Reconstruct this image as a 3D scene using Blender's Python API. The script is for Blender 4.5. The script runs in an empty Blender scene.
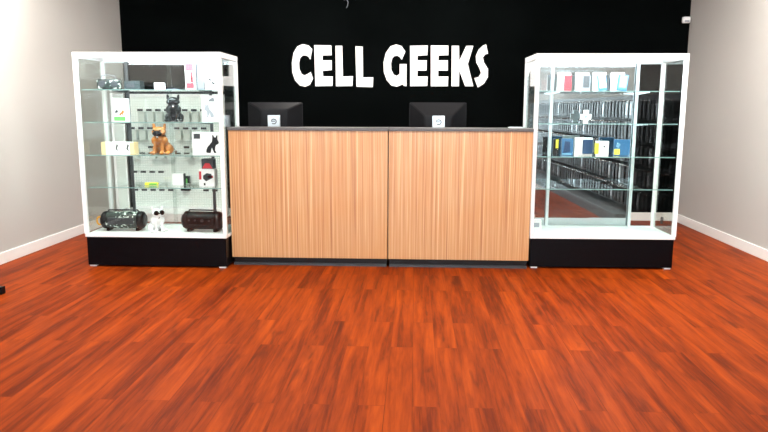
import bpy, bmesh, math, random
from mathutils import Vector, Matrix
random.seed(7)
sc = bpy.context.scene
C = sc.collection
PI = math.pi

# ---------------------------------------------------------------- camera
F_PX, YAW, PITCH, ROLL, CAM_H = 662.83, -0.04617, 0.16169, 0.00322, 1.342
fw = Vector((math.sin(YAW)*math.cos(PITCH), math.cos(YAW)*math.cos(PITCH), -math.sin(PITCH)))
rt = Vector((math.cos(YAW), -math.sin(YAW), 0))
up = rt.cross(fw)
r2 = rt*math.cos(ROLL) + up*math.sin(ROLL)
u2 = up*math.cos(ROLL) - rt*math.sin(ROLL)
cam = bpy.data.cameras.new('camera')
cam.sensor_width = 36.0
cam.lens = F_PX/768*36.0
cam.clip_start = 0.05
co = bpy.data.objects.new('camera', cam); C.objects.link(co)
co.matrix_world = Matrix(((r2.x, u2.x, -fw.x, 0), (r2.y, u2.y, -fw.y, 0), (r2.z, u2.z, -fw.z, CAM_H), (0, 0, 0, 1)))
sc.camera = co

# ---------------------------------------------------------------- world, exposure, lights
sc.view_settings.view_transform = 'Standard'
sc.view_settings.look = 'None'
sc.view_settings.gamma = 1
sc.view_settings.use_curve_mapping = False
sc.view_settings.exposure = 1.0
sc.cycles.transparent_max_bounces = 40
sc.cycles.max_bounces = 10
sc.cycles.sample_clamp_indirect = 6
w = bpy.data.worlds.new('world'); sc.world = w; w.use_nodes = True
w.node_tree.nodes['Background'].inputs[0].default_value = (.75, .87, 1, 1)
w.node_tree.nodes['Background'].inputs[1].default_value = 3.0
WALL_L, WALL_R, WALL_B, WALL_F, CEIL = -3.558, 3.162, 8.09, -4.0, 3.0
def area(name, loc, rot, sx, sy, power, col=(1, 1, 1)):
    l = bpy.data.lights.new(name, 'AREA'); l.shape = 'RECTANGLE'; l.size = sx; l.size_y = sy
    l.energy = power; l.color = col
    o = bpy.data.objects.new(name, l); C.objects.link(o); o.location = loc; o.rotation_euler = rot
    return o
# daylight coming in through the shop window behind the photographer
area('daylight_window', (-.2, WALL_F + .06, 1.45), (PI/2, 0, 0), 5.6, 2.2, 120, (.93, .97, 1))
TROFFERS_AND_FILL = [(-1.1, 6.8), (.5, 6.8), (-1.0, 4.0), (1.0, 4.0), (-1.9, 1.0), (1.5, 1.0), (-1.9, -2.0), (1.5, -2.0)]  # first pair, over the back aisle, added unseen to brighten the sign and panel
# tilted unseen lamps added at the ceiling to brighten each side wall
WALL_FILLS = [(-2.85, 4.7, -1), (2.45, 4.9, 1)]
for x, y, s in WALL_FILLS: area('wall_fill_light', (x, y, CEIL - .07), (0, s*math.radians(-50), 0), .14, 1.1, 60, (1, .96, .9))
for i, (x, y) in enumerate(TROFFERS_AND_FILL):
    area('troffer_and_fill_light', (x, y, CEIL - .03), (0, 0, 0), .56, 1.16, (17 if y > 5 else 16), (1, .96, .9))

# ---------------------------------------------------------------- helpers
class MB:
    def __init__(s): s.bm = bmesh.new()
    def _tr(s, vs, m):
        if m is not None: bmesh.ops.transform(s.bm, matrix=m, verts=vs)
    def box(s, x0, y0, z0, x1, y1, z1, bev=0, m=None, mi=0):
        r = bmesh.ops.create_cube(s.bm, size=1)
        vs = r['verts']
        for v in vs:
            v.co = Vector(((x0+x1)/2 + v.co.x*(x1-x0), (y0+y1)/2 + v.co.y*(y1-y0), (z0+z1)/2 + v.co.z*(z1-z0)))
        fs = set(f for v in vs for f in v.link_faces)
        for f in fs: f.material_index = mi
        if bev > 0:
            es = list(set(e for v in vs for e in v.link_edges))
            g = bmesh.ops.bevel(s.bm, geom=es, offset=bev, segments=2, affect='EDGES', profile=.5)
            vs = list(set(v for f in g['faces'] for v in f.verts)); 
            for f in g['faces']: f.material_index = mi
            allv = set(vs)
            st = list(vs)
            while st:
                v = st.pop()
                for e in v.link_edges:
                    o = e.other_vert(v)
                    if o not in allv: allv.add(o); st.append(o)
            vs = list(allv)
        s._tr(vs, m)
        return s
    def cyl(s, p, q, r, r2=None, n=16, mi=0):
        p = Vector(p); q = Vector(q); d = q - p
        g = bmesh.ops.create_cone(s.bm, cap_ends=True, segments=n, radius1=r, radius2=r if r2 is None else r2, depth=d.length)
        m = Matrix.Translation((p+q)/2) @ d.to_track_quat('Z', 'Y').to_matrix().to_4x4()
        for f in set(f for v in g['verts'] for f in v.link_faces): f.material_index = mi; f.smooth = len(f.verts) == 4
        s._tr(g['verts'], m)
        return s
    def ball(s, c, r, rot=None, n=16):
        g = bmesh.ops.create_uvsphere(s.bm, u_segments=n, v_segments=max(8, n//2), radius=1)
        if not hasattr(r, '__len__'): r = (r, r, r)
        m = Matrix.Translation(c)
        if rot: m = m @ Matrix.Rotation(rot[1], 4, rot[0])
        m = m @ Matrix.Diagonal((r[0], r[1], r[2], 1))
        for f in set(f for v in g['verts'] for f in v.link_faces): f.smooth = True
        s._tr(g['verts'], m)
        return s
    def tube(s, pts, r, n=8):
        for a, b in zip(pts, pts[1:]): s.cyl(a, b, r, n=n)
        for a in pts[1:-1]: s.ball(a, r, n=n)
        return s
    def prism(s, pts, y0, y1, mi=0, m=None):
        """outline in x,z, extruded along y"""
        a = [s.bm.verts.new((x, y0, z)) for x, z in pts]
        b = [s.bm.verts.new((x, y1, z)) for x, z in pts]
        fs = [s.bm.faces.new(a), s.bm.faces.new(b[::-1])]
        n = len(pts)
        for i in range(n): fs.append(s.bm.faces.new((a[i], b[i], b[(i+1) % n], a[(i+1) % n])))
        for f in fs: f.material_index = mi
        bmesh.ops.recalc_face_normals(s.bm, faces=fs)
        bmesh.ops.triangulate(s.bm, faces=fs[:2])
        s._tr(a+b, m)
        return s
    def lathe(s, prof, n=24, m=None):
        """profile (r, h) turned about z"""
        rings = []
        for r, h in prof:
            rings.append([s.bm.verts.new((r*math.cos(2*PI*i/n), r*math.sin(2*PI*i/n), h)) for i in range(n)])
        fs = []
        for A, B in zip(rings, rings[1:]):
            for i in range(n): fs.append(s.bm.faces.new((A[i], A[(i+1) % n], B[(i+1) % n], B[i])))
        fs.append(s.bm.faces.new(rings[0][::-1])); fs.append(s.bm.faces.new(rings[-1]))
        for f in fs[:-2]: f.smooth = True
        s._tr([v for R in rings for v in R], m)
        return s
    def mesh(s, name, mats):
        me = bpy.data.meshes.new(name)
        bmesh.ops.recalc_face_normals(s.bm, faces=s.bm.faces[:])
        s.bm.to_mesh(me); s.bm.free()
        for m in (mats if isinstance(mats, (list, tuple)) else [mats]): me.materials.append(m)
        return me
    def build(s, name, mats, parent=None, label=None, loc=None, rz=0):
        o = bpy.data.objects.new(name, s.mesh(name, mats)); C.objects.link(o)
        if parent: o.parent = parent
        if label: o['label'] = label
        if loc: o.location = loc
        if rz: o.rotation_euler.z = rz
        return o
def tag(o, label, cat, group=None):
    o['label'] = label; o['category'] = cat
    if group: o['group'] = group
    return o
def thing(name, label, cat, loc=(0, 0, 0), rz=0, group=None):
    o = bpy.data.objects.new(name, None); C.objects.link(o)
    o.empty_display_size = .1
    o.location = loc; o.rotation_euler = (0, 0, rz)
    return tag(o, label, cat, group)
def struct(name, mb, mat, parent=None):
    o = mb.build(name, mat, parent)
    if not parent: o['kind'] = 'structure'
    return o
def copy_tree(o, parent=None):
    c = o.copy(); C.objects.link(c)
    if parent: c.parent = parent
    for ch in o.children: copy_tree(ch, c)
    return c

# ---------------------------------------------------------------- materials
def pm(name, col, rough=.5, metal=0, spec=.5, noise=0, nscale=20, bump=0, bscale=200, coat=0, emis=None, es=0):
    m = bpy.data.materials.new(name); m.use_nodes = True
    nt = m.node_tree; b = nt.nodes['Principled BSDF']
    b.inputs['Base Color'].default_value = (*col, 1); b.inputs['Roughness'].default_value = rough
    b.inputs['Metallic'].default_value = metal; b.inputs['Specular IOR Level'].default_value = spec
    b.inputs['Coat Weight'].default_value = coat
    if emis: b.inputs['Emission Color'].default_value = (*emis, 1); b.inputs['Emission Strength'].default_value = es
    tc = nt.nodes.new('ShaderNodeTexCoord')
    if noise:
        n = nt.nodes.new('ShaderNodeTexNoise'); n.inputs['Scale'].default_value = nscale; n.inputs['Detail'].default_value = 4
        r = nt.nodes.new('ShaderNodeValToRGB')
        r.color_ramp.elements[0].position = .3; r.color_ramp.elements[1].position = .7
        r.color_ramp.elements[0].color = (*[c*(1-noise) for c in col], 1)
        r.color_ramp.elements[1].color = (*[min(1, c*(1+noise)) for c in col], 1)
        nt.links.new(tc.outputs['Object'], n.inputs['Vector']); nt.links.new(n.outputs['Fac'], r.inputs['Fac'])
        nt.links.new(r.outputs['Color'], b.inputs['Base Color'])
    if bump:
        n2 = nt.nodes.new('ShaderNodeTexNoise'); n2.inputs['Scale'].default_value = bscale
        bp = nt.nodes.new('ShaderNodeBump'); bp.inputs['Strength'].default_value = bump; bp.inputs['Distance'].default_value = .002
        nt.links.new(tc.outputs['Object'], n2.inputs['Vector']); nt.links.new(n2.outputs['Fac'], bp.inputs['Height'])
        nt.links.new(bp.outputs['Normal'], b.inputs['Normal'])
    return m
def glass_mat(name, tint, base=.04, rough=0.0, gcol=(1, 1, 1)):
    """thin pane: clear transmission mixed with a Schlick reflection"""
    m = bpy.data.materials.new(name); m.use_nodes = True; nt = m.node_tree; nt.nodes.clear()
    out = nt.nodes.new('ShaderNodeOutputMaterial'); mix = nt.nodes.new('ShaderNodeMixShader')
    tr = nt.nodes.new('ShaderNodeBsdfTransparent'); tr.inputs[0].default_value = (*tint, 1)
    gl = nt.nodes.new('ShaderNodeBsdfGlossy'); gl.inputs['Roughness'].default_value = rough; gl.inputs[0].default_value = (*gcol, 1)
    lw = nt.nodes.new('ShaderNodeLayerWeight'); lw.inputs[0].default_value = .5
    p = nt.nodes.new('ShaderNodeMath'); p.operation = 'POWER'; p.inputs[1].default_value = 5
    ma = nt.nodes.new('ShaderNodeMath'); ma.operation = 'MULTIPLY_ADD'; ma.inputs[1].default_value = 1-base; ma.inputs[2].default_value = base
    L = nt.links.new
    L(lw.outputs['Facing'], p.inputs[0]); L(p.outputs[0], ma.inputs[0]); L(ma.outputs[0], mix.inputs[0])
    L(tr.outputs[0], mix.inputs[1]); L(gl.outputs[0], mix.inputs[2]); L(mix.outputs[0], out.inputs[0])
    return m

def floor_mat():
    m = bpy.data.materials.new('cherry_planks'); m.use_nodes = True; nt = m.node_tree; b = nt.nodes['Principled BSDF']
    L = nt.links.new
    tc = nt.nodes.new('ShaderNodeTexCoord')
    mp = nt.nodes.new('ShaderNodeMapping'); mp.inputs['Rotation'].default_value = (0, 0, PI/2)
    L(tc.outputs['Object'], mp.inputs['Vector'])
    br = nt.nodes.new('ShaderNodeTexBrick'); br.offset = .37; br.offset_frequency = 2
    br.inputs['Scale'].default_value = 1; br.inputs['Brick Width'].default_value = 1.2; br.inputs['Row Height'].default_value = .125
    br.inputs['Mortar Size'].default_value = .0016; br.inputs['Mortar Smooth'].default_value = .3; br.inputs['Bias'].default_value = 0
    br.inputs['Color1'].default_value = (0, 0, 0, 1); br.inputs['Color2'].default_value = (1, 1, 1, 1); br.inputs['Mortar'].default_value = (.5, .5, .5, 1)
    L(mp.outputs[0], br.inputs['Vector'])
    # per plank offset added to the grain coordinates
    va = nt.nodes.new('ShaderNodeVectorMath'); va.operation = 'MULTIPLY_ADD'
    va.inputs[1].default_value = (7, 7, 7); L(br.outputs['Color'], va.inputs[0]); L(mp.outputs[0], va.inputs[2])
    def noise(sx, sy, det, rough=.6, dist=0):
        k = nt.nodes.new('ShaderNodeMapping'); k.inputs['Scale'].default_value = (sx, sy, 1); L(va.outputs[0], k.inputs['Vector'])
        n = nt.nodes.new('ShaderNodeTexNoise'); n.inputs['Scale'].default_value = 1; n.inputs['Detail'].default_value = det
        n.inputs['Roughness'].default_value = rough; n.inputs['Distortion'].default_value = dist
        L(k.outputs[0], n.inputs['Vector']); return n
    big = noise(.9, 13, 4, .6, .4); fine = noise(5, 70, 5, .65, .3); knot = noise(3.2, 14, 2, .5, .6)
    def math_(op, a, bb, c=None):
        n = nt.nodes.new('ShaderNodeMath'); n.operation = op
        for i, x in enumerate((a, bb, c)):
            if x is None: continue
            if isinstance(x, (int, float)): n.inputs[i].default_value = x
            else: L(x, n.inputs[i])
        return n.outputs[0]
    v = math_('MULTIPLY', big.outputs['Fac'], .66)
    v = math_('MULTIPLY_ADD', fine.outputs['Fac'], .3, v)
    sp = nt.nodes.new('ShaderNodeSeparateColor'); L(br.outputs['Color'], sp.inputs[0])
    v = math_('MULTIPLY_ADD', sp.outputs[0], .05, v)
    r = nt.nodes.new('ShaderNodeValToRGB'); cr = r.color_ramp
    cr.elements[0].position = .33; cr.elements[0].color = (.070, .009, .002, 1)
    cr.elements[1].position = .68; cr.elements[1].color = (.34, .054, .004, 1)
    e = cr.elements.new(.42); e.color = (.13, .017, .002, 1)
    e = cr.elements.new(.53); e.color = (.225, .032, .003, 1)
    L(v, r.inputs[0])
    kr = nt.nodes.new('ShaderNodeMapRange'); kr.inputs['From Min'].default_value = .62; kr.inputs['From Max'].default_value = .76
    kr.inputs['To Min'].default_value = 0; kr.inputs['To Max'].default_value = .5; L(knot.outputs['Fac'], kr.inputs['Value'])
    mx = nt.nodes.new('ShaderNodeMix'); mx.data_type = 'RGBA'; L(kr.outputs[0], mx.inputs[0]); L(r.outputs[0], mx.inputs[6])
    mx.inputs[7].default_value = (.055, .010, .004, 1)
    m2 = nt.nodes.new('ShaderNodeMix'); m2.data_type = 'RGBA'; m2.inputs[7].default_value = (.05, .009, .004, 1)
    fm = math_('MULTIPLY', br.outputs['Fac'], .3); L(fm, m2.inputs[0]); L(mx.outputs[2], m2.inputs[6])
    L(m2.outputs[2], b.inputs['Base Color'])
    rr = nt.nodes.new('ShaderNodeMapRange'); rr.inputs['To Min'].default_value = .36; rr.inputs['To Max'].default_value = .5
    L(fine.outputs['Fac'], rr.inputs['Value']); L(rr.outputs[0], b.inputs['Roughness'])
    b.inputs['Specular IOR Level'].default_value = .03
    bp = nt.nodes.new('ShaderNodeBump'); bp.inputs['Strength'].default_value = .12; bp.inputs['Distance'].default_value = .001
    L(fine.outputs['Fac'], bp.inputs['Height']); L(bp.outputs[0], b.inputs['Normal'])
    return m
def zebra_mat():
    m = bpy.data.materials.new('striped_oak_veneer'); m.use_nodes = True; nt = m.node_tree; b = nt.nodes['Principled BSDF']
    L = nt.links.new
    tc = nt.nodes.new('ShaderNodeTexCoord')
    def noise(sx, sz, det):
        k = nt.nodes.new('ShaderNodeMapping'); k.inputs['Scale'].default_value = (sx, sx, sz); L(tc.outputs['Object'], k.inputs['Vector'])
        n = nt.nodes.new('ShaderNodeTexNoise'); n.inputs['Scale'].default_value = 1; n.inputs['Detail'].default_value = det
        n.inputs['Roughness'].default_value = .7; L(k.outputs[0], n.inputs['Vector']); return n
    a = noise(55, .35, 3); c = noise(130, .8, 3); d = noise(1.3, 1.2, 2)
    ad = nt.nodes.new('ShaderNodeMath'); ad.operation = 'MULTIPLY_ADD'; ad.inputs[1].default_value = .5
    h = nt.nodes.new('ShaderNodeMath'); h.operation = 'MULTIPLY'; h.inputs[1].default_value = .5
    L(c.outputs['Fac'], h.inputs[0]); L(a.outputs['Fac'], ad.inputs[0]); L(h.outputs[0], ad.inputs[2])
    r = nt.nodes.new('ShaderNodeValToRGB'); cr = r.color_ramp
    cr.elements[0].position = .34; cr.elements[0].color = (.27, .105, .04, 1)
    cr.elements[1].position = .66; cr.elements[1].color = (.76, .53, .30, 1)
    e = cr.elements.new(.46); e.color = (.50, .245, .10, 1)
    e = cr.elements.new(.54); e.color = (.56, .32, .145, 1)
    L(ad.outputs[0], r.inputs[0])
    mx = nt.nodes.new('ShaderNodeMix'); mx.data_type = 'RGBA'; mx.blend_type = 'MULTIPLY'
    mr = nt.nodes.new('ShaderNodeMapRange'); mr.inputs['From Min'].default_value = .42; mr.inputs['From Max'].default_value = .7; mr.inputs['To Max'].default_value = .6
    L(d.outputs['Fac'], mr.inputs['Value']); L(mr.outputs[0], mx.inputs[0]); L(r.outputs[0], mx.inputs[6]); mx.inputs[7].default_value = (1, .82, .55, 1)
    L(mx.outputs[2], b.inputs['Base Color'])
    b.inputs['Roughness'].default_value = .38
    return m
def grid_mat():
    m = bpy.data.materials.new('white_gridded_panel'); m.use_nodes = True; nt = m.node_tree; b = nt.nodes['Principled BSDF']
    L = nt.links.new
    tc = nt.nodes.new('ShaderNodeTexCoord')
    br = nt.nodes.new('ShaderNodeTexBrick'); br.offset = 0; br.inputs['Scale'].default_value = 1
    br.inputs['Brick Width'].default_value = .03; br.inputs['Row Height'].default_value = .03; br.inputs['Mortar Size'].default_value = .0035
    br.inputs['Color1'].default_value = (.9, .95, .92, 1); br.inputs['Color2'].default_value = (.9, .95, .92, 1); br.inputs['Mortar'].default_value = (.68, .77, .73, 1)
    sx = nt.nodes.new('ShaderNodeSeparateXYZ'); cx = nt.nodes.new('ShaderNodeCombineXYZ'); ad = nt.nodes.new('ShaderNodeMath')
    L(tc.outputs['Object'], sx.inputs[0]); L(sx.outputs[0], ad.inputs[0]); L(sx.outputs[1], ad.inputs[1])
    L(ad.outputs[0], cx.inputs[0]); L(sx.outputs[2], cx.inputs[1]); L(cx.outputs[0], br.inputs['Vector'])
    L(br.outputs['Color'], b.inputs['Base Color']); b.inputs['Roughness'].default_value = .5
    return m
def stripes_mat(name, c1, c2, period):
    m = bpy.data.materials.new(name); m.use_nodes = True; nt = m.node_tree; b = nt.nodes['Principled BSDF']; L = nt.links.new
    tc = nt.nodes.new('ShaderNodeTexCoord'); wv = nt.nodes.new('ShaderNodeTexWave'); wv.bands_direction = 'Z'
    wv.inputs['Scale'].default_value = 1/period*.314; r = nt.nodes.new('ShaderNodeValToRGB')
    r.color_ramp.elements[0].position = .08; r.color_ramp.elements[1].position = .14
    r.color_ramp.elements[0].color = (*c2, 1); r.color_ramp.elements[1].color = (*c1, 1)
    L(tc.outputs['Object'], wv.inputs['Vector']); L(wv.outputs['Fac'], r.inputs[0]); L(r.outputs[0], b.inputs['Base Color'])
    b.inputs['Roughness'].default_value = .45
    return m
def camo_mat():
    m = bpy.data.materials.new('camouflage_print'); m.use_nodes = True; nt = m.node_tree; b = nt.nodes['Principled BSDF']; L = nt.links.new
    tc = nt.nodes.new('ShaderNodeTexCoord'); n = nt.nodes.new('ShaderNodeTexNoise'); n.inputs['Scale'].default_value = 34; n.inputs['Detail'].default_value = 2
    r = nt.nodes.new('ShaderNodeValToRGB'); cr = r.color_ramp; cr.interpolation = 'CONSTANT'
    cr.elements[0].position = 0; cr.elements[0].color = (.008, .012, .01, 1)
    cr.elements[1].position = .60; cr.elements[1].color = (.62, .68, .62, 1)
    e = cr.elements.new(.46); e.color = (.012, .025, .022, 1)
    e = cr.elements.new(.55); e.color = (.05, .075, .06, 1)
    L(tc.outputs['Object'], n.inputs['Vector']); L(n.outputs['Fac'], r.inputs[0]); L(r.outputs[0], b.inputs['Base Color']); b.inputs['Roughness'].default_value = .4
    return m

M = dict(
 wall=pm('warm_grey_wall_paint', (.47, .455, .43), .75, noise=.02, nscale=1.5, bump=.1, bscale=120, spec=.3),
 black_wall=pm('black_wall_paint', (.0020, .0026, .0026), .8, noise=.2, nscale=2, spec=0),
 ceiling=pm('ceiling_tile', (.72, .72, .70), .9, bump=.2, bscale=300),
 trim=pm('white_trim_paint', (.82, .82, .80), .4),
 floor=floor_mat(), veneer=zebra_mat(), grid=grid_mat(), camo=camo_mat(),
 white_metal=pm('white_enamelled_aluminium', (.86, .88, .89), .35),
 base_black=pm('black_laminate', (.0025, .0025, .0035), .35, spec=.12, noise=.15, nscale=60),
 deck=pm('white_deck_laminate', (.88, .9, .9), .4),
 glass=glass_mat('clear_glass', (.965, .98, .97), .032),
 side_glass=glass_mat('side_glass', (.87, .9, .885), .03),
 rear_glass=glass_mat('rear_glass', (.92, .95, .94), .045),
 shelf_glass=glass_mat('shelf_glass', (.93, .98, .965), .04),
 mirror=pm('mirror_glass', (.46, .50, .52), .015, 1),
 edge=pm('green_glass_edge', (.25, .42, .40), .15),
 chrome=pm('chrome', (.8, .82, .84), .15, 1),
 grey_metal=pm('dark_grey_metal', (.09, .095, .1), .35, .6),
 pale_metal=pm('pale_satin_metal', (.72, .78, .8), .3, .3),
 counter_top=pm('charcoal_laminate', (.075, .068, .066), .4, noise=.2, nscale=80),
 toe=pm('black_toe_kick', (.006, .006, .007), .35, spec=.3),
 black=pm('black_plastic', (.003, .003, .004), .4, spec=.2),
 black_gloss=pm('black_gloss_plastic', (.003, .003, .004), .3, spec=.25),
 screen_back=pm('monitor_shell', (.003, .003, .0045), .45, spec=.2),
 dark=pm('dark_grey_plastic', (.04, .045, .05), .4),
 mid=pm('grey_plastic', (.18, .2, .22), .4),
 silver=pm('silver_plate', (.62, .68, .72), .3, .3),
 white=pm('white_card', (.85, .86, .86), .45),
 white_gloss=pm('white_ceramic', (.85, .87, .88), .15, coat=.4),
 cream=pm('cream_card', (.78, .6, .33), .6),
 red=pm('red_print', (.60, .02, .03), .4),
 pink=pm('coral_red_case', (.62, .035, .05), .45),
 blue=pm('blue_print', (.03, .14, .30), .35),
 skyblue=pm('light_blue_print', (.16, .38, .55), .35),
 navy=pm('navy_case', (.012, .05, .13), .3),
 yellow=pm('yellow_print', (.82, .78, .05), .45),
 orange=pm('orange_carabiner', (.85, .4, .02), .35),
 green=pm('green_print', (.12, .5, .1), .5),
 teal=pm('teal_box', (.012, .024, .026), .5),
 lightgrey=pm('light_grey_print', (.35, .38, .42), .5),
 tan_dog=pm('amber_ceramic', (.40, .14, .018), .3, noise=.3, nscale=14, coat=.2),
 black_dog=pm('black_ceramic', (.003, .0045, .004), .3, noise=.3, nscale=20, spec=.25),
 packet=pm('pale_green_packet', (.55, .62, .58), .3),
 clear=glass_mat('clear_plastic', (.85, .9, .9), .12, .08),
 sign=pm('white_sign_face', (.95, .95, .95), .5),
 led=pm('led_diffuser', (.9, .95, 1), .4, emis=(.86, .95, 1), es=14),
 troffer=pm('troffer_diffuser', (.95, .95, .95), .5, emis=(1, .96, .9), es=6),
 pack_a=pm('black_blister_pack', (.004, .004, .005), .4, spec=.2), pack_b=pm('charcoal_blister_pack', (.02, .024, .028), .4, spec=.25),
 pack_c=pm('clear_blister_pack', (.12, .145, .155), .3, spec=.4), slat=stripes_mat('grey_slatwall', (.07, .07, .075), (.01, .01, .01), .1),
 fixture=pm('dark_fixture_base', (.03, .03, .033), .4), deckgrey=pm('grey_fixture_deck', (.1, .1, .105), .5),
)

# ---------------------------------------------------------------- room shell
struct('floor', MB().box(WALL_L-.1, WALL_F-.1, -.1, WALL_R+.1, WALL_B+.1, 0), M['floor'])
struct('ceiling', MB().box(WALL_L-.1, WALL_F-.1, CEIL, WALL_R+.1, WALL_B+.1, CEIL+.1), M['ceiling'])
struct('wall_left', MB().box(WALL_L-.1, WALL_F-.1, 0, WALL_L, WALL_B+.1, CEIL), M['wall'])
struct('wall_right', MB().box(WALL_R, WALL_F-.1, 0, WALL_R+.1, WALL_B+.1, CEIL), M['wall'])
struct('wall_back', MB().box(WALL_L, WALL_B, 0, WALL_R, WALL_B+.1, CEIL), M['black_wall'])
fwl = MB()
fwl.box(WALL_L, WALL_F-.1, 0, WALL_R, WALL_F, .25).box(WALL_L, WALL_F-.1, 2.65, WALL_R, WALL_F, CEIL)
fwl.box(WALL_L, WALL_F-.1, .25, -3.05, WALL_F, 2.65).box(2.65, WALL_F-.1, .25, WALL_R, WALL_F, 2.65)
struct('wall_front', fwl, M['wall'])
wf = MB()
for x in (-3.05, 2.59): wf.box(x, WALL_F-.08, .25, x+.06, WALL_F-.02, 2.65)
wf.box(-3.05, WALL_F-.08, .25, 2.65, WALL_F-.02, .31).box(-3.05, WALL_F-.08, 2.59, 2.65, WALL_F-.02, 2.65)
w1 = struct('window_1', wf, M['grey_metal'])
for x in (-1.64, -.23, 1.18): MB().box(x, WALL_F-.08, .31, x+.06, WALL_F-.02, 2.59).build('mullion', M['grey_metal'], w1)
MB().box(-3.0, WALL_F-.055, .3, 2.6, WALL_F-.049, 2.6).build('pane', M['glass'], w1)
BBH, BBT = .10, .014
struct('baseboard_left', MB().box(WALL_L, WALL_F, 0, WALL_L+BBT, WALL_B, BBH, .003), M['trim'])
struct('baseboard_right', MB().box(WALL_R-BBT, WALL_F, 0, WALL_R, WALL_B, BBH, .003), M['trim'])
struct('baseboard_back', MB().box(WALL_L+BBT, WALL_B-BBT, 0, WALL_R-BBT, WALL_B, BBH, .003), M['trim'])
lt0 = None
for i, (x, y) in enumerate(TROFFERS_AND_FILL):
    if lt0 is None:
        lt0 = thing('ceiling_light', 'added unseen troffer fill light in the shop ceiling, above left of the back aisle', 'ceiling light', (x, y, CEIL), 0, 'troffer lights in the ceiling')
        fr = MB()
        fr.box(-.31, -.61, -.018, .31, -.585, 0).box(-.31, .585, -.018, .31, .61, 0).box(-.31, -.585, -.018, -.285, .585, 0).box(.285, -.585, -.018, .31, .585, 0)
        fr.build('frame', M['white_metal'], lt0)
        MB().box(-.285, -.585, -.012, .285, .585, 0).build('diffuser', M['troffer'], lt0)
    else:
        c = copy_tree(lt0); c.location = (x, y, CEIL)
        c['label'] = 'recessed white troffer light in the shop ceiling, ' + ('', 'added fill above right of the back aisle', 'left one before the counters', 'right one before the counters', 'left one above the photographer', 'right one above the photographer', 'left one by the shop window', 'right one by the shop window')[i]
for k, (x, y, s) in enumerate(WALL_FILLS):
    t = thing('wall_fill_lamp', ('slim added fill lamp at the ceiling beside the left wall', 'slim added fill lamp at the ceiling beside the right wall')[k], 'ceiling light', (x, y, CEIL))
    ax = 'Y'; mr_ = Matrix.Translation((0, 0, -.062)) @ Matrix.Rotation(s*math.radians(-50), 4, ax)
    MB().box(-.07, -.56, .004, .07, .56, .03, .003, mr_).build('housing', M['white_metal'], t)
    MB().box(-.068, -.55, 0, .068, .55, .004, 0, mr_).build('diffuser', M['troffer'], t)
    MB().cyl((0, 0, -.05), (0, 0, 0), .02).build('bracket', M['white_metal'], t)

# ---------------------------------------------------------------- sign on the black wall
LETTERS = [
 ('C', [(-1.234, 2.031), (-1.276, 2.074), (-1.349, 2.091), (-1.418, 2.065), (-1.468, 1.99), (-1.49, 1.876), (-1.488, 1.762), (-1.455, 1.667), (-1.397, 1.606), (-1.328, 1.591), (-1.269, 1.614), (-1.229, 1.687), (-1.257, 1.766), (-1.297, 1.74), (-1.336, 1.725), (-1.371, 1.744), (-1.397, 1.801), (-1.4, 1.867), (-1.387, 1.924), (-1.356, 1.958), (-1.313, 1.959), (-1.282, 1.942), (-1.259, 1.91)]),
 ('E', [(-1.218, 2.078), (-1.005, 2.074), (-1.002, 1.961), (-1.114, 1.958), (-1.115, 1.901), (-1.002, 1.901), (-1.003, 1.787), (-1.117, 1.778), (-1.111, 1.715), (-0.991, 1.712), (-0.995, 1.601), (-1.211, 1.597)]),
 ('L', [(-0.962, 2.07), (-0.879, 2.07), (-0.872, 1.712), (-0.747, 1.716), (-0.755, 1.601), (-0.96, 1.597)]),
 ('L', [(-0.724, 2.064), (-0.634, 2.06), (-0.631, 1.702), (-0.503, 1.703), (-0.51, 1.587), (-0.713, 1.592)]),
 ('G', [(-0.121, 2.004), (-0.169, 2.067), (-0.237, 2.086), (-0.304, 2.064), (-0.361, 1.989), (-0.39, 1.876), (-0.385, 1.763), (-0.35, 1.669), (-0.292, 1.608), (-0.224, 1.593), (-0.176, 1.61), (-0.152, 1.621), (-0.137, 1.603), (-0.104, 1.599), (-0.106, 1.858), (-0.191, 1.858), (-0.19, 1.745), (-0.225, 1.72), (-0.263, 1.735), (-0.293, 1.792), (-0.297, 1.867), (-0.284, 1.923), (-0.255, 1.952), (-0.217, 1.955), (-0.193, 1.942), (-0.164, 1.908)]),
 ('E', [(-0.074, 2.069), (0.142, 2.073), (0.138, 1.961), (0.018, 1.955), (0.018, 1.901), (0.133, 1.901), (0.131, 1.783), (0.02, 1.782), (0.02, 1.713), (0.146, 1.713), (0.143, 1.603), (-0.069, 1.599)]),
 ('E', [(0.171, 2.073), (0.385, 2.072), (0.387, 1.961), (0.267, 1.957), (0.267, 1.901), (0.382, 1.901), (0.384, 1.783), (0.266, 1.783), (0.267, 1.713), (0.391, 1.713), (0.388, 1.6), (0.178, 1.599)]),
 ('K', [(0.417, 2.069), (0.505, 2.069), (0.512, 1.895), (0.594, 2.068), (0.68, 2.068), (0.618, 1.858), (0.691, 1.6), (0.591, 1.6), (0.515, 1.783), (0.515, 1.6), (0.422, 1.6)]),
 ('S', [(0.827, 2.085), (0.853, 1.979), (0.819, 1.97), (0.793, 1.936), (0.806, 1.877), (0.858, 1.802), (0.86, 1.708), (0.815, 1.632), (0.739, 1.585), (0.693, 1.695), (0.746, 1.708), (0.773, 1.755), (0.753, 1.811), (0.713, 1.877), (0.705, 1.951), (0.738, 2.026), (0.784, 2.068)]),
]
sg = thing('wall_sign', 'white block letter shop sign reading CELL GEEKS on the black back wall', 'sign', (-.315, WALL_B, 1.59))
for ch, pts in LETTERS:
    mxx = (min(p_[0] for p_ in pts)+max(p_[0] for p_ in pts))/2
    MB().prism([(mxx+(x-mxx)*.965+.315, z-1.59) for x, z in pts], -.007, -.001).build('letter', M['sign'], sg)

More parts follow.
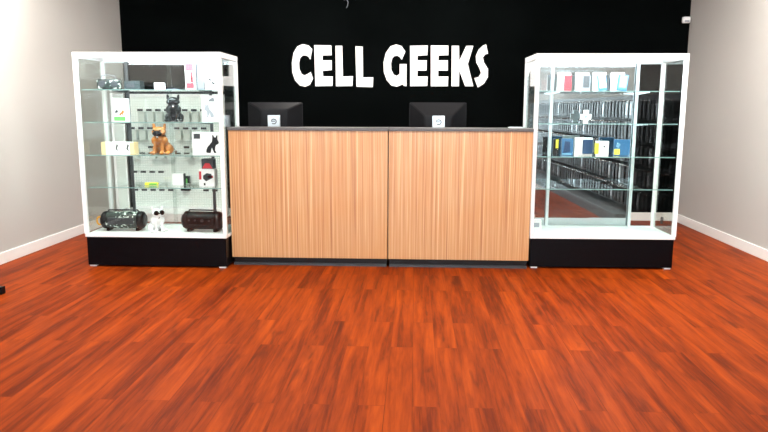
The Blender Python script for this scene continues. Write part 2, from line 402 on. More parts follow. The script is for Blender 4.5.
# ---------------------------------------------------------------- reception counters
def counter(x0, x1, label):
    y0, d, H = 5.497, .62, 1.178
    t = thing('reception_counter', label, 'counter', ((x0+x1)/2, y0, 0), 0, None)
    a, b = x0-(x0+x1)/2, x1-(x0+x1)/2
    body = MB()
    body.box(a+.01, .02, .075, a+.028, d-.02, H-.024).box(b-.028, .02, .075, b-.01, d-.02, H-.024)
    body.box(a+.028, .02, .075, b-.028, d-.02, .095)
    body.build('carcass', M['base_black'], t)
    MB().box(a+.003, 0, .075, b-.003, .02, H-.024, .001).build('front_panel', M['veneer'], t)
    MB().box(a, -.012, H-.024, b, .30, H, .003).build('worktop', M['counter_top'], t)
    MB().box(a+.01, .045, 0, b-.01, d-.05, .075).build('toe_kick', M['toe'], t)
    MB().box(a+.01, .028, 0, b-.01, .045, .022).build('kick_strip', M['dark'], t)
    return t
t = thing('staff_desk', 'plain black staff desk hidden behind the two reception counters', 'desk', (-.3, 6.15, 0))
MB().box(-1.2, 0, .72, 1.2, .6, .745, .002).build('desk_top', M['black'], t)
for x in (-1.15, 1.12):
    for y in (.03, .54): MB().box(x, y, 0, x+.03, y+.03, .72).build('leg', M['black'], t)
counter(-1.560, -.2225, 'left striped orange wood reception counter with charcoal top beside bulldog case')
counter(-.2195, .966, 'right striped orange wood reception counter with charcoal top beside phone accessory case')
st = MB(); st.box(.79, 5.64, 1.1782, .905, 5.74, 1.184)
tag(st.build('paper_stack', M['white']), 'small flat white paper pad lying at right end of counter top', 'paper')
MB().box(.80, 5.65, 1.184, .90, 5.73, 1.187).build('top_sheet', M['lightgrey'], bpy.data.objects['paper_stack'])

PZ = 1.153
def monitor(cx, cz_top, w, h, y, label, tilt, platex, facet):
    """seen from behind, standing on the staff side shelf"""
    t = thing('computer_monitor', label, 'monitor', (cx, y, .7455))
    zt = cz_top-.7455; zb = zt-h; hw = w/2
    mt = Matrix.Translation((0, .03, zb)) @ Matrix.Rotation(tilt, 4, 'X') @ Matrix.Translation((0, -.03, -zb))
    b = MB(); bm = b.bm
    # tapered rear shell
    def ring(xw, z0, z1, yy): return [bm.verts.new((-xw, yy, z0)), bm.verts.new((xw, yy, z0)), bm.verts.new((xw, yy, z1)), bm.verts.new((-xw, yy, z1))]
    R = [ring(hw, zb, zt, .042), ring(hw, zb, zt, .032), ring(hw*.5, zb+.05, zt-facet, -.035), ring(hw*.44, zb+.06, zt-facet-.03, -.040)]
    for A, B in zip(R, R[1:]):
        for i in range(4): bm.faces.new((A[i], A[(i+1) % 4], B[(i+1) % 4], B[i]))
    bm.faces.new(R[0][::-1]); bm.faces.new(R[-1])
    bmesh.ops.bevel(bm, geom=bm.edges[:], offset=.006, segments=2, affect='EDGES')
    bmesh.ops.transform(bm, matrix=mt, verts=bm.verts[:])
    b.build('rear_shell', M['screen_back'], t)
    s = MB().box(-hw+.008, .043, zb+.012, hw-.008, .046, zt-.008); bmesh.ops.transform(s.bm, matrix=mt, verts=s.bm.verts[:])
    s.build('screen', M['black_gloss'], t)
    n = MB(); n.box(-.03, -.052, .02, .03, -.022, zb+.15, .004)
    n.build('neck', M['black'], t)
    MB().box(-.13, -.10, 0, .13, .12, .02, .006).build('stand_base', M['black'], t)
    px = platex-cx
    pl = MB().box(px-.058, -.075, PZ-.7455, px+.058, -.050, PZ+.118-.7455, .004).build('logo_plate', M['silver'], t, 'square silver plate with a dark curved emblem')
    lg = MB(); cz = PZ+.06-.7455
    arc = [(px+.024*math.cos(a), -.077, cz+.022*math.sin(a)) for a in [math.radians(k) for k in range(-130, 165, 24)]]
    lg.tube(arc, .0042, 6); lg.tube([(px-.024, -.077, cz+.002), (px+.012, -.077, cz+.002)], .004, 6)
    lg.build('emblem', M['dark'], pl)
    return t
monitor(-1.335, 1.392, .53, .32, 6.32, 'left computer monitor seen from behind with pale upper edge', .02, -1.33, .065)
monitor(.213, 1.395, .54, .33, 6.32, 'right computer monitor seen from behind, nearest the phone case', -.02, .217, .12)

# ---------------------------------------------------------------- glass display cases
CW, CD, CH = 1.22, .508, 1.78
SHELF_Z = (1.486, 1.219, .944, .672)
DECK = .282
def display_case(loc, rz, label, std_mat, mirrored, led_power):
    """local origin: floor below the front left corner"""
    t = thing('display_case', label, 'display case', loc, rz)
    MB().box(.012, .012, .014, CW-.012, CD-.01, .258, .002).build('plinth', M['base_black'], t)
    for x, y in ((.05, .035), (CW-.05, .035), (.05, CD-.04), (CW-.05, CD-.04)):
        MB().box(x-.028, y-.02, 0, x+.028, y+.02, .014, .002).build('levelling_foot', M['pale_metal'], t)
    MB().box(.004, .004, .258, CW-.004, CD-.004, DECK, .002).build('deck', M['deck'], t)
    p = .032
    for x in (0, CW-p):
        for y in (0, CD-p): MB().box(x, y, DECK, x+p, y+p, CH-.045, .003).build('corner_post', M['white_metal'], t)
    tp = MB()
    tp.box(0, 0, CH-.045, CW, p, CH, .003).box(0, CD-p, CH-.045, CW, CD, CH, .003)
    tp.box(0, p, CH-.045, p, CD-p, CH, .003).box(CW-p, p, CH-.045, CW, CD-p, CH, .003)
    tp.build('top_frame', M['white_metal'], t)
    MB().box(p, p, CH-.012, CW-p, CD-p, CH-.004).build('top_panel', M['white_metal'], t)
    lb = MB().box(p+.03, p+.006, CH-.040, CW-p-.03, p+.034, CH-.0125, .003).build('light_bar', M['led'], t)
    a = area('case_light', (CW/2, p+.06, CH-.048), (math.radians(-8), 0, 0), CW-.2, .03, led_power, (.86, .95, 1)); a.parent = t
    MB().box(p, .010, DECK, CW-p, .016, CH-.045).build('front_glass', M['glass'], t)
    MB().box(.010, p, DECK, .016, CD-p, CH-.045).build('side_glass', M['side_glass'], t)
    MB().box(CW-.016, p, DECK, CW-.010, CD-p, CH-.045).build('side_glass', M['side_glass'], t)
    # rear sliding doors on two tracks
    for z in (DECK, CH-.053): MB().box(p, CD-.030, z, CW-p, CD-.004, z+.008).build('door_track', M['pale_metal'], t)
    dm = M['mirror'] if mirrored else M['rear_glass']
    if mirrored: spans = ((p, .62, CD-.026), (.43, .992, CD-.015))
    else: spans = ((p, .63, CD-.026), (.59, CW-p, CD-.015))
    for x0, x1, y in spans:
        d = MB().box(x0, y, DECK+.009, x1, y+.006, CH-.054).build('sliding_door', dm, t)
        MB().cyl((x0+.05, y-.001, .95), (x0+.05, y-.004, .95), .011).build('finger_pull', M['chrome'], d)
    # slotted standards carrying the shelves
    for x in (.2*CW-.005, .8*CW+.005):
        s = MB().box(x-.013, CD-.046, DECK, x+.013, CD-.032, CH-.046, .002)
        s.build('shelf_standard', std_mat, t)
    for z in SHELF_Z:
        sh = MB().box(.022, .085, z-.007, CW-.022, .455, z).build('glass_shelf', M['shelf_glass'], t)
        MB().box(.022, .082, z-.007, CW-.022, .085, z).build('polished_edge', M['edge'], sh)
        for x in (.2*CW-.005, .8*CW+.005):
            br = MB().prism([(0, 0), (-.30, 0), (-.30, -.004), (0, -.018)], x-.0015, x+.0015)
            for v in br.bm.verts: v.co = Vector((v.co.y, CD-.046+v.co.x, z-.0075+v.co.z))
            br.build('shelf_bracket', std_mat, t)
    MB().box(CW-.012, .30, .34, CW+.004, .33, .40, .002).build('hinge_clip', M['grey_metal'], t)
    return t
LC0 = (-1.563-CW, 5.379, 0); LCR = -.0041
RC0 = (.9721, 5.5342, 0); RCR = .0179
display_case(LC0, LCR, 'white framed glass display case on black plinth holding bulldog figures, left of counter', M['grey_metal'], False, 8)
display_case(RC0, RCR, 'white framed glass display case on black plinth holding phone cases, right of counter', M['pale_metal'], True, 8)
def LP(u, v, z):     # u is measured from the case's right edge, as negative numbers
    c, s = math.cos(LCR), math.sin(LCR); u = u + CW
    return (LC0[0]+c*u-s*v, LC0[1]+s*u+c*v, z)
def RP(u, v, z):
    c, s = math.cos(RCR), math.sin(RCR)
    return (RC0[0]+c*u-s*v, RC0[1]+s*u+c*v, z)
S1, S2, S3, S4 = [z+.0004 for z in SHELF_Z]
DK = DECK+.0004

# ---- left case, deck
def barrel_speaker(loc, rz, L, r, label, shell, accent, camo):
    t = thing('bluetooth_speaker', label, 'speaker', loc, rz)
    zc = r*1.05+.012
    rot = Matrix.Translation((0, 0, zc)) @ Matrix.Rotation(PI/2, 4, 'Y')
    h = L/2
    MB().lathe([(r*.9, -h+.03), (r*.97, -h+.04), (r, -h+.05), (r, h-.05), (r*.97, h-.04), (r*.9, h-.03)], 8 if not camo else 20, rot).build('body', shell, t)
    for s in (-1, 1):
        prof = [(r*.72, s*(h-.002)), (r*.98, s*(h-.016)), (r*1.04, s*(h-.03)), (r*1.04, s*(h-.052)), (r*1.0, s*(h-.056))]
        if s < 0: prof = prof
        e = MB().lathe(prof if s < 0 else prof[::-1], 8 if not camo else 20, rot).build('end_cap', accent, t)
        MB().lathe([(r*.55, s*(h-.004)), (r*.68, s*(h+.001)), (r*.3, s*(h-.001))][::1 if s < 0 else -1], 20, rot).build('driver', M['dark'], e)
    for x in (-h+.06, h-.06):
        MB().box(x-.014, -r*.6, 0, x+.014, r*.6, .028, .004).build('foot', M['black'], t)
    g = MB().box(-h*.62, -r*1.02, zc-r*.38, h*.62, -r*.80, zc+r*.42, .008).build('control_panel', M['black_gloss'] if not camo else M['dark'], t)
    for k in (-.5, -.22, .1, .42): MB().cyl((h*k*1.1, -r*1.01, zc+.012), (h*k*1.1, -r*1.07, zc+.012), .009 if abs(k) > .2 else .014).build('knob', M['dark'], g)
    MB().tube([(-h*.72, 0, zc+r*.95), (-h*.66, 0, zc+r*1.16), (h*.66, 0, zc+r*1.16), (h*.72, 0, zc+r*.95)], .007, 8).build('carry_handle', M['dark'], t)
    return t
sp = barrel_speaker(LP(-.962, .20, DK), .03, .375, .075, 'camouflage printed barrel speaker with orange clip on the case deck', M['camo'], M['black_gloss'], True)
cb = MB(); x0 = -.185
ring = [(x0-.018+.024*math.cos(a), -.02, .085+.034*math.sin(a)) for a in [k*PI/8 for k in range(17)]]
cb.tube(ring, .0075, 8); cb.build('carabiner', M['orange'], sp, 'orange carabiner clip')
barrel_speaker(LP(-.262, .20, DK), -.05, .35, .078, 'plain black barrel speaker at right end of the case deck', M['black'], M['black_gloss'], False)

def remesh(o, vs=.004):
    m = o.modifiers.new('merge', 'REMESH'); m.mode = 'VOXEL'; m.voxel_size = vs; m.use_smooth_shade = True
    s = o.modifiers.new('smooth', 'SMOOTH'); s.iterations = 3; s.factor = .5
    return o
def bulldog(loc, rz, h, label, mat, mask, collar, head_turn=0):
    """sitting french bulldog figure, faces -y, height h"""
    t = thing('bulldog_figure', label, 'figurine', loc, rz)
    k = h/.26
    def P(x, y, z): return (x*k*1.2, y*k*1.1, z*k)
    def S(*r): return (r[0]*k*1.2, r[1]*k*1.1, r[2]*k)
    b = MB()
    b.ball(P(0, .035, .055), S(.062, .06, .055))                       # haunches
    for s in (-1, 1):
        b.ball(P(s*.048, .02, .042), S(.028, .05, .042))               # thigh
        b.ball(P(s*.058, -.038, .013), S(.019, .034, .0135))           # hind paw
        b.cyl(P(s*.027, -.045, .10), P(s*.027, -.058, .014), .017*k, .014*k, 12)
        b.ball(P(s*.027, -.066, .0125), S(.017, .024, .0125))          # front paw
        b.ball(P(s*.036, -.03, .118), S(.026, .032, .04))              # shoulder
    b.ball(P(0, -.005, .10), S(.052, .048, .068), ('X', .35))          # trunk
    b.ball(P(0, -.028, .128), S(.044, .038, .046))                     # chest
    b.ball(P(0, -.018, .160), S(.038, .036, .034))                     # neck
    b.build('body', mat, t); remesh(t.children[-1], .0045*k)
    tt = MB()
    tt.ball(P(0, -.028, .200), S(.050, .044, .040))
    for s in (-1, 1):
        tt.ball(P(s*.026, -.052, .183), S(.020, .018, .020))           # jowl
        tt.ball(P(s*.034, -.04, .192), S(.020, .02, .022))
        e = [(s*.030, .225), (s*.052, .220), (s*.050, .262), (s*.043, .268), (s*.034, .258)]
        tt.prism([(x*k*1.2, z*k) for x, z in e], -.036*k, -.020*k)
        tt.ball(P(s*.041, -.026, .240), S(.011, .010, .024))
    tt.ball(P(0, -.064, .188), S(.020, .014, .016))
    hd = tt.build('head', mat, t); remesh(hd, .004*k)
    mz = MB()
    mz.ball(P(0, -.070, .190), S(.024, .012, .018)); mz.ball(P(-.02, -.066, .180), S(.017, .012, .016)); mz.ball(P(.02, -.066, .180), S(.017, .012, .016))
    mz.build('muzzle', mask, hd, 'darker muzzle')
    for s in (-1, 1): MB().ball(P(s*.024, -.068, .207), .0075*k, n=10).build('eye', M['black_gloss'], hd)
    MB().ball(P(0, -.083, .197), S(.008, .005, .006), n=10).build('nose', M['black_gloss'], hd)
    if head_turn: pass
    cl = MB(); n = 20
    pts = [P(.0425*math.cos(a), -.020+.0400*math.sin(a), .158-.006*math.sin(a)) for a in [i*2*PI/n for i in range(n+1)]]
    cl.tube(pts, .005*k, 6); cl.build('collar', collar, t)
    MB().ball(P(0, -.066, .148), S(.009, .003, .011), n=10).build('collar_tag', M['chrome'], t)
    return t
bulldog(LP(-.492, .25, S2), .25, .225, 'black sitting bulldog figurine on the second glass shelf', M['black_dog'], M['black_gloss'], M['dark'])
bulldog(LP(-.608, .24, S3), -.12, .255, 'amber brown sitting bulldog figurine with black muzzle and collar', M['tan_dog'], M['black'], M['black'])
wd = bulldog(LP(-.66, .17, DK), .75, .215, 'white sitting dog figurine wearing black goggles on the case deck', M['white_gloss'], M['white_gloss'], M['white_gloss'])
gg = MB()
for s in (-1, 1): gg.cyl((s*.024, -.060, .168), (s*.024, -.076, .168), .022, .019, 16)
gg.box(-.04, -.052, .160, .04, -.044, .176, .002)
gg.build('goggles', M['black_gloss'], wd, 'black goggles')

# ---- boxes with printing
SIDE_DOG = [(.10, 0), (.34, 0), (.36, .06), (.45, .30), (.58, .05), (.62, 0), (.76, 0), (.74, .07), (.68, .12), (.70, .34), (.78, .46), (.93, .50), (.98, .60), (.90, .70), (.86, .80),
            (.90, .97), (.82, .98), (.74, .86), (.64, .88), (.58, 1.0), (.50, .98), (.50, .80), (.46, .62), (.30, .48), (.14, .34), (.04, .18), (.02, .04)]
FRONT_DOG = [(.2, 0), (.8, 0), (.88, .2), (.78, .5), (.82, .75), (.9, 1), (.7, .92), (.3, .92), (.1, 1), (.18, .75), (.22, .5), (.12, .2)]
def sil(parent, pts, x0, z0, wd_, ht, y, mat, name='printed_picture', flip=False, label=None):
    q = [((x0+(1-a if flip else a)*wd_), z0+b*ht) for a, b in pts]
    return MB().prism(q, y-.0008, y+.0004).build(name, mat, parent, label)
RECT = [(0, 0), (1, 0), (1, 1), (0, 1)]
def carton(loc, rz, w_, d_, h_, mat, label, cat='box', name='product_box', group=None):
    t = thing(name, label, cat, loc, rz, group)
    MB().box(-w_/2, 0, 0, w_/2, d_, h_, .0015).build('carton', mat, t)
    return t
# top shelf
t = thing('portable_speaker', 'small dark mottled speaker with thin handle on top shelf by left post', 'speaker', LP(-1.075, .30, S1), .08)
MB().box(-.10, 0, .008, .10, .07, .092, .014).build('body', M['camo'], t)
for x in (-.052, .052): MB().cyl((x, .002, .05), (x, -.006, .05), .032, .028, 20).build('driver', M['dark'], t)
MB().box(-.09, .01, 0, .09, .06, .01, .002).build('foot', M['black'], t)
MB().tube([(-.075, .035, .09), (-.06, .035, .122), (-.02, .035, .13), (.045, .035, .12), (.06, .035, .09)], .0035, 8).build('handle', M['mid'], t)
t = carton(LP(-.865, .30, S1), 0, .14, .09, .078, M['teal'], 'low dark teal box beside the mottled speaker on the top shelf')
sil(t, RECT, -.05, .02, .07, .035, 0, M['dark'])
t = carton(LP(-.611, .26, S1), 0, .09, .02, .060, M['white'], 'tiny light blue card with white border on the top shelf', 'card', 'price_card')
sil(t, RECT, -.038, .008, .076, .044, 0, M['skyblue']); 
t2 = MB().box(-.05, 0, 0, .05, .05, .006, .001).build('flat_leaflet', M['skyblue'], None, None, LP(-.505, .27, S1)); tag(t2, 'flat pale blue leaflet lying right of the small blue card', 'leaflet')
MB().box(-.05, 0, .006, .05, .05, .008).build('cover_sheet', M['lightgrey'], t2)
t = carton(LP(-.325, .20, S1), 0, .078, .05, .238, M['white'], 'tall narrow white and red box on the top shelf')
sil(t, RECT, -.033, .012, .066, .045, 0, M['pink']); sil(t, RECT, -.033, .155, .066, .06, 0, M['pink'])
sil(t, [(0, 0), (.4, .3), (.3, .7), (.55, 1), (.9, .8), (1, .2), (.6, 0)], -.028, .065, .05, .07, 0, M['lightgrey'])
sil(t, RECT, .008, .06, .02, .09, 0, M['pink'])
t = carton(LP(-.249, .24, S1), 0, .058, .06, .228, M['mid'], 'tall narrow plain grey box between red box and big white box')
MB().box(-.029, .004, .228, .029, .056, .229).build('lid', M['dark'], t)
t = carton(LP(-.112, .13, S1), 0, .130, .09, .243, M['white'], 'tall white box with dark square picture on the top shelf, right end')
sil(t, RECT, -.028, .165, .062, .072, 0, M['mid']); sil(t, [(0, 1), (.35, 1), (.6, .5), (1, .3), (.9, 0), (.6, .1), (.4, .6), (0, .7)], -.035, .04, .055, .05, 0, M['dark'])
# second shelf
t = carton(LP(-.967, .25, S2), 0, .115, .08, .195, M['white'], 'white box with green foot and small dog picture on second shelf')
sil(t, RECT, -.05, .006, .10, .036, 0, M['green'], 'printed_band'); sil(t, SIDE_DOG, -.005, .05, .05, .05, 0, M['tan_dog']); sil(t, [(0, 0), (1, .2), (.8, 1), (.2, .8)], -.04, .07, .03, .03, 0, M['dark'])
t = carton(LP(-.142, .14, S2), 0, .148, .10, .218, M['white'], 'tall white box with grey bulldog picture on second shelf')
sil(t, SIDE_DOG, -.055, .04, .085, .115, 0, M['lightgrey'], flip=True); sil(t, [(0, 0), (1, 0), (.8, 1), (.3, .6)], -.02, .17, .06, .035, 0, M['mid'])
# third shelf
t = thing('product_box', 'long low white box with cream ends on the third shelf', 'box', LP(-.987, .22, S3), 0)
MB().box(-.105, 0, 0, .105, .09, .10, .001).build('carton', M['white'], t)
for s in (-1, 1): MB().box(min(s*.105, s*.145), 0, 0, max(s*.105, s*.145), .09, .10, .001).build('end_band', M['cream'], t)
for x in (-.02, .075): sil(t, [(0, .3), (.5, 1), (1, .8), (.5, .4), (.9, 0), (.4, .1)], x, .025, .025, .06, 0, M['dark'])
t = carton(LP(-.182, .12, S3), 0, .240, .10, .192, M['white'], 'wide white box printed with a black sitting bulldog on third shelf')
sil(t, SIDE_DOG, -.005, .02, .115, .150, 0, M['black']); sil(t, RECT, -.105, .138, .055, .042, 0, M['dark'], 'printed_logo')
# fourth shelf
t = thing('cable_packet', 'small yellow green packet lying flat on the fourth shelf', 'packet', LP(-.722, .24, S4), .1)
MB().box(-.055, 0, 0, .055, .05, .022, .005).build('packet', M['yellow'], t)
MB().box(-.015, -.001, .004, .05, 0, .018).build('printed_label', M['green'], t)
t = carton(LP(-.487, .25, S4), 0, .10, .04, .103, M['white'], 'small square white box with dark right edge on the fourth shelf')
MB().box(.05, 0, 0, .057, .04, .103).build('spine', M['dark'], t)
t = carton(LP(-.213, .19, S4), 0, .135, .09, .150, M['white'], 'white and red boxed gadget with black device picture on fourth shelf')
sil(t, RECT, -.065, .06, .02, .07, 0, M['red'], 'printed_tab'); sil(t, [(0, .3), (.3, 0), (1, .4), (.9, .9), (.4, 1), (0, .7)], -.03, .045, .08, .07, 0, M['dark']); sil(t, RECT, .01, .075, .045, .02, 0, M['red']); sil(t, FRONT_DOG, -.03, .01, .022, .022, 0, M['black'])
t = carton(LP(-.205, .195, S4+.1506), 0, .10, .085, .085, M['dark'], 'black and red box stacked on the white and red gadget box')
sil(t, [(0, 0), (1, 0), (.7, 1), (.3, 1)], -.045, 0.004, .09, .045, 0, M['red'])

# ---------------------------------------------------------------- white gridded panels and their hooks behind the left case
PX0, PX1, PZ1 = -3.50, -2.31, 1.50
t = thing('grid_panel', 'white gridded display panel standing against black wall behind left case', 'display panel', ((PX0+PX1)/2, WALL_B-.05, 0))
hw = (PX1-PX0)/2
MB().box(-hw+.03, 0, .12, hw-.03, .018, PZ1-.03).build('board', M['grid'], t)
fr = MB(); MB().box(-hw, -.42, 0, hw, -.0105, .10, .004).build('base_shelf', M['white_metal'], t)
fr.box(-hw, -.01, PZ1-.035, hw, .02, PZ1, .003).box(-hw, -.01, 0, -hw+.03, .02, PZ1-.035, .003).box(hw-.03, -.01, 0, hw, .02, PZ1-.035, .003).box(-hw+.03, -.01, .085, hw-.03, .02, .12, .003)
fr.build('frame', M['white_metal'], t)
t = thing('grid_panel', 'narrow white gridded panel on the side wall by the back corner', 'display panel', (WALL_L+.018, 7.80, 0))
MB().box(0, -.13, .12, .018, .13, PZ1-.03).build('board', M['grid'], t)
fr = MB(); fr.box(-.003, -.15, PZ1-.03, .028, .15, PZ1, .003).box(-.003, -.15, 0, .028, -.13, PZ1-.03, .003).box(-.003, .13, 0, .028, .15, PZ1-.03, .003)
fr.build('frame', M['white_metal'], t)
def hook(kind, label):
    t = thing('display_hook', label, 'hook', (0, 0, 0), 0, 'price hooks on the white gridded panel')
    MB().tube([(0, 0, 0), (0, -.14, 0), (0, -.15, .012)], .003, 6).build('wire', M['chrome'], t)
    MB().box(-.034, -.156, -.006, .034, -.153, .020).build('price_tag', M['black'] if kind != 1 else M['dark'], t)
    if kind == 2:
        MB().box(-.038, -.13, -.135, .038, -.05, -.012, .003).build('hanging_pack', M['packet'], t)
    return t
h_t = hook(1, 'short chrome hook with dark price tag on the white gridded panel')
h_p = hook(2, 'chrome hook with dark price tag holding a white packet on gridded panel')
used = {1: False, 2: False}
ONES = ['', 'first', 'second', 'third', 'fourth', 'fifth', 'sixth', 'seventh', 'eighth', 'ninth', 'tenth', 'eleventh', 'twelfth', 'thirteenth', 'fourteenth', 'fifteenth', 'sixteenth', 'seventeenth', 'eighteenth', 'nineteenth', 'twentieth']
TENS = {2: 'twenty', 3: 'thirty', 4: 'forty'}
def words(n): return ONES[n] if n < 21 else (TENS[n//10] + '-' + ONES[n % 10] if n % 10 else {3: 'thirtieth', 4: 'fortieth'}[n//10])
ORD = ['first', 'second', 'third', 'fourth', 'fifth', 'sixth', 'seventh', 'eighth', 'ninth', 'tenth']
RN = ['top', 'second', 'middle', 'fourth', 'lowest']
rows = [(1.30, (1, 2, 3, 4, 5, 6, 7, 8, 9), 2), (1.085, (0, 1, 2, 3, 5, 6, 7, 8), 2), (.86, (0, 2, 3, 4, 6, 7), 2), (.56, (0, 1, 2, 3, 8, 9), 1), (.34, (0, 1, 2, 3, 4, 8, 9), 1)]
for z, cols, kind in rows:
    for c_ in cols:
        kk = kind
        src = h_t if kk == 1 else h_p
        o = src if not used[kk] else copy_tree(src)
        used[kk] = True
        o.location = (PX0+.10+c_*.109, WALL_B-.052, z)
        o['label'] = ('hook with white packet' if kk == 2 else 'empty hook with dark tag') + ', ' + RN[rows.index((z, cols, kind))] + ' row of white gridded panel, ' + ORD[cols.index(c_)] + ' from left'
t = thing('hanging_gadget', 'black packaged gadget hanging low on the white gridded panel', 'packet', (-2.81, WALL_B-.052, .50))
MB().tube([(0, 0, 0), (0, -.10, 0)], .003, 6).build('wire', M['chrome'], t)
MB().box(-.055, -.09, -.17, .055, -.03, .01, .004).build('pack', M['black'], t)
MB().box(-.035, -.0915, -.09, .035, -.09, -.02).build('printed_label', M['green'], t)

# ---------------------------------------------------------------- right case contents
def stand_phone(u, label, case_m, lean, front=None, w_=.075):
    """phone case box leaning on a clear white easel"""
    t = thing('phone_case_package', label, 'phone case', RP(u, .25, S1), 0)
    hgt = .158
    MB().box(-.062, .012, 0, .045, .05, hgt, .002).build('white_box', M['white'], t)
    b = MB().box(-w_/2, -.004, .006, w_/2, .010, .138, .004, Matrix.Translation((.020, .0, 0)) @ Matrix.Rotation(lean, 4, 'Y'))
    # keep it resting on the shelf
    lo = min(v.co.z for v in b.bm.verts)
    for v in b.bm.verts: v.co.z += .001-lo
    cs = b.build('phone_case', case_m, t)
    if front:
        f = MB().box(-w_/2+.014, -.006, .03, w_/2-.008, -.0045, .130, 0, Matrix.Translation((.020, 0, 0)) @ Matrix.Rotation(lean, 4, 'Y'))
        f.build('printed_insert', front, cs)
    return t
stand_phone(.300, 'coral red phone case in white box on the top shelf', M['red'], 0, None, .06)
stand_phone(.452, 'grey phone case in white box, second along the top shelf', M['mid'], 0, M['dark'])
stand_phone(.598, 'white phone case leaning sideways against pale box on the top shelf', M['blue'], -.14, M['white_gloss'])
stand_phone(.752, 'blue and white phone case in white box, last along the top shelf', M['blue'], .10, M['skyblue'], .085)
t = thing('accessory_pack', 'small white cross shaped pack on the second shelf', 'packet', RP(.50, .3, S2), 0)
MB().prism([(-.02, 0), (.02, 0), (.02, .03), (.045, .03), (.045, .075), (.02, .075), (.02, .11), (-.02, .11), (-.02, .075), (-.045, .075), (-.045, .03), (-.02, .03)], 0, .02).build('pack', M['white'], t)
MB().cyl((0, -.001, .052), (0, -.003, .052), .010).build('button', M['skyblue'], t)
t = thing('accessory_pack', 'slim black and yellow pack at left of the third shelf', 'packet', RP(.25, .25, S3), 0)
MB().box(-.028, 0, 0, .022, .03, .14, .003).build('pack', M['black'], t); MB().box(-.008, -.001, .06, .014, 0, .135).build('printed_strip', M['yellow'], t)
t = carton(RP(.343, .25, S3), 0, .098, .04, .142, M['blue'], 'plain blue phone case box left on the third shelf', 'phone case')
sil(t, [(0, 0), (1, .1), (.9, .95), (.2, 1)], -.035, .02, .06, .10, 0, M['navy']); sil(t, RECT, -.045, .005, .08, .01, 0, M['skyblue'])
t = carton(RP(.48, .25, S3), 0, .150, .04, .150, M['white'], 'white box with navy phone case on its right half, third shelf', 'phone case')
MB().box(-.01, -.012, .012, .075, -.0008, .135, .006).build('phone_case', M['navy'], t)
t = carton(RP(.642, .25, S3), -.05, .105, .04, .122, M['white'], 'white box with yellow left edge on the third shelf', 'phone case')
MB().box(-.062, -.002, .012, -.030, .03, .105, .002).build('yellow_edge', M['yellow'], t); MB().cyl((.015, -.0005, .075), (.015, -.002, .075), .008).build('printed_dot', M['dark'], t)
t = carton(RP(.81, .25, S3), 0, .130, .04, .135, M['blue'], 'blue phone case box with yellow corner label on the third shelf', 'phone case')
MB().box(-.068, -.002, .008, -.02, .0, .055).build('yellow_label', M['yellow'], t); sil(t, [(0, .2), (.6, 0), (1, .6), (.3, 1)], -.055, .065, .04, .05, 0, M['skyblue'])
t = carton(RP(.10, .30, DK), 0, .12, .06, .085, M['white'], 'small white carton on the deck at left end of right case')
MB().box(-.04, -.001, .02, .04, 0, .06).build('printed_label', M['lightgrey'], t)

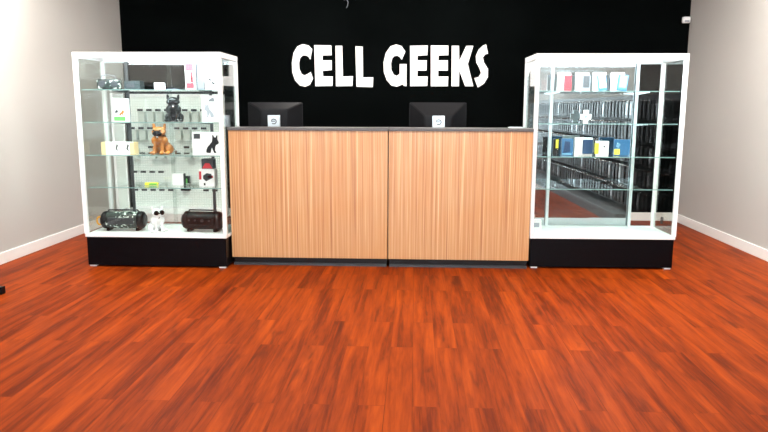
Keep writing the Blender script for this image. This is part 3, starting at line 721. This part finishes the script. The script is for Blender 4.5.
# ---------------------------------------------------------------- accessory wall fixture along the right wall (mirrored in the case doors)
GY0, GY1, GX, GH = -1.6, 4.30, 2.78, 1.50
t = thing('slatwall_fixture', 'long dark slatwall fixture of hanging phone accessories along the right wall', 'display fixture', (GX, (GY0+GY1)/2, 0))
L_ = (GY1-GY0)/2
MB().box(0, -L_, 0, .05, L_, GH).build('slatwall', M['slat'], t)
MB().box(.05, -L_, 0, WALL_R-GX-.016, L_, GH).build('back_frame', M['fixture'], t)
t = thing('fixture_platform', 'low grey platform along the foot of the slatwall fixture', 'platform', (GX-.002, (GY0+GY1)/2, 0))
MB().box(-.36, -L_, 0, 0, L_, .12, .004).build('base_deck', M['deckgrey'], t)
MB().box(-.364, -L_, .0, -.36, L_, .085).build('kick_plate', M['fixture'], t)
packs = []
for k, mt in enumerate(('pack_a', 'pack_b', 'pack_c')):
    p_ = thing('hanging_accessory', 'hanging blister pack of phone accessories on the dark slatwall fixture', 'phone accessory', (0, 0, 0), 0, 'accessory packs on the slatwall fixture')
    b = MB(); b.box(-.20, -.045, -.20, -.185, .045, .0, .003); b.box(-.165, -.043, -.195, -.15, .043, -.003, .003).box(-.12, -.043, -.195, -.10, .043, -.003, .003)
    b.build('pack', M[mt], p_)
    MB().tube([(0, 0, .004), (-.215, 0, .004), (-.225, 0, .016)], .0025, 6).build('hook', M['chrome'], p_)
    MB().box(-.203, -.028, -.16, -.2005, .028, -.03).build('insert_card', M[('dark', 'black', 'silver')[k]], p_)
    packs.append(p_)
first = [True]*3
n = 0
for r_ in range(5):
    for j in range(46):
        k = random.choice((0, 0, 0, 1, 1, 2))
        o = packs[k] if first[k] else copy_tree(packs[k]); first[k] = False
        o.location = (GX-.001, GY0+.08+j*.126+random.uniform(-.014, .014), 1.43-r_*.255)
        o['label'] = ('black', 'charcoal', 'clear')[k] + ' accessory pack on the slatwall fixture, ' + RN[r_] + ' row, ' + words(46-j) + ' from the counter end'
# dark shelving along the left wall: only its front foot reaches into the frame
t = thing('shelving_unit', 'dark shelving unit along left wall, one black foot showing at frame edge', 'shelving', (WALL_L+.016, 1.5, 0))
W_ = 3.05
MB().box(.02, -W_+.02, .055, .05, W_-.02, 1.62).build('back_panel', M['fixture'], t)
for s in (-1, 1): MB().box(.0, min(s*W_, s*(W_-.03)), .055, .40, max(s*W_, s*(W_-.03)), 1.62).build('end_panel', M['fixture'], t)
for z in (.30, .62, .94, 1.26, 1.60): MB().box(.05, -W_+.03, z-.02, .38, W_-.03, z).build('shelf', M['fixture'], t)
for y in (-W_, 0, W_-.05): MB().box(0, y, 0, .572, y+.05, .055, .004).build('foot', M['black'], t)
# ---------------------------------------------------------------- small fittings
t = thing('motion_sensor', 'small white motion sensor high in the back right corner', 'sensor', (3.10, WALL_B, 2.35))
MB().box(-.02, -.03, -.02, .02, 0, .02, .003).build('bracket', M['white'], t)
MB().box(-.045, -.085, -.035, .04, -.03, .035, .012).build('housing', M['white'], t)
MB().box(-.03, -.087, -.028, .025, -.084, -.004, .001).build('lens', M['lightgrey'], t)
t = thing('wall_camera', 'small grey security camera with curled cable above the sign', 'camera', (-.84, WALL_B, 2.60))
MB().cyl((0, 0, .03), (0, -.012, .03), .035).build('mount', M['mid'], t)
MB().cyl((0, -.012, .03), (0, -.07, .0), .018).build('body', M['mid'], t)
MB().tube([(.012, -.01, .01), (.035, -.012, -.03), (.03, -.012, -.07), (.015, -.012, -.095)], .005, 6).build('cable', M['mid'], t)
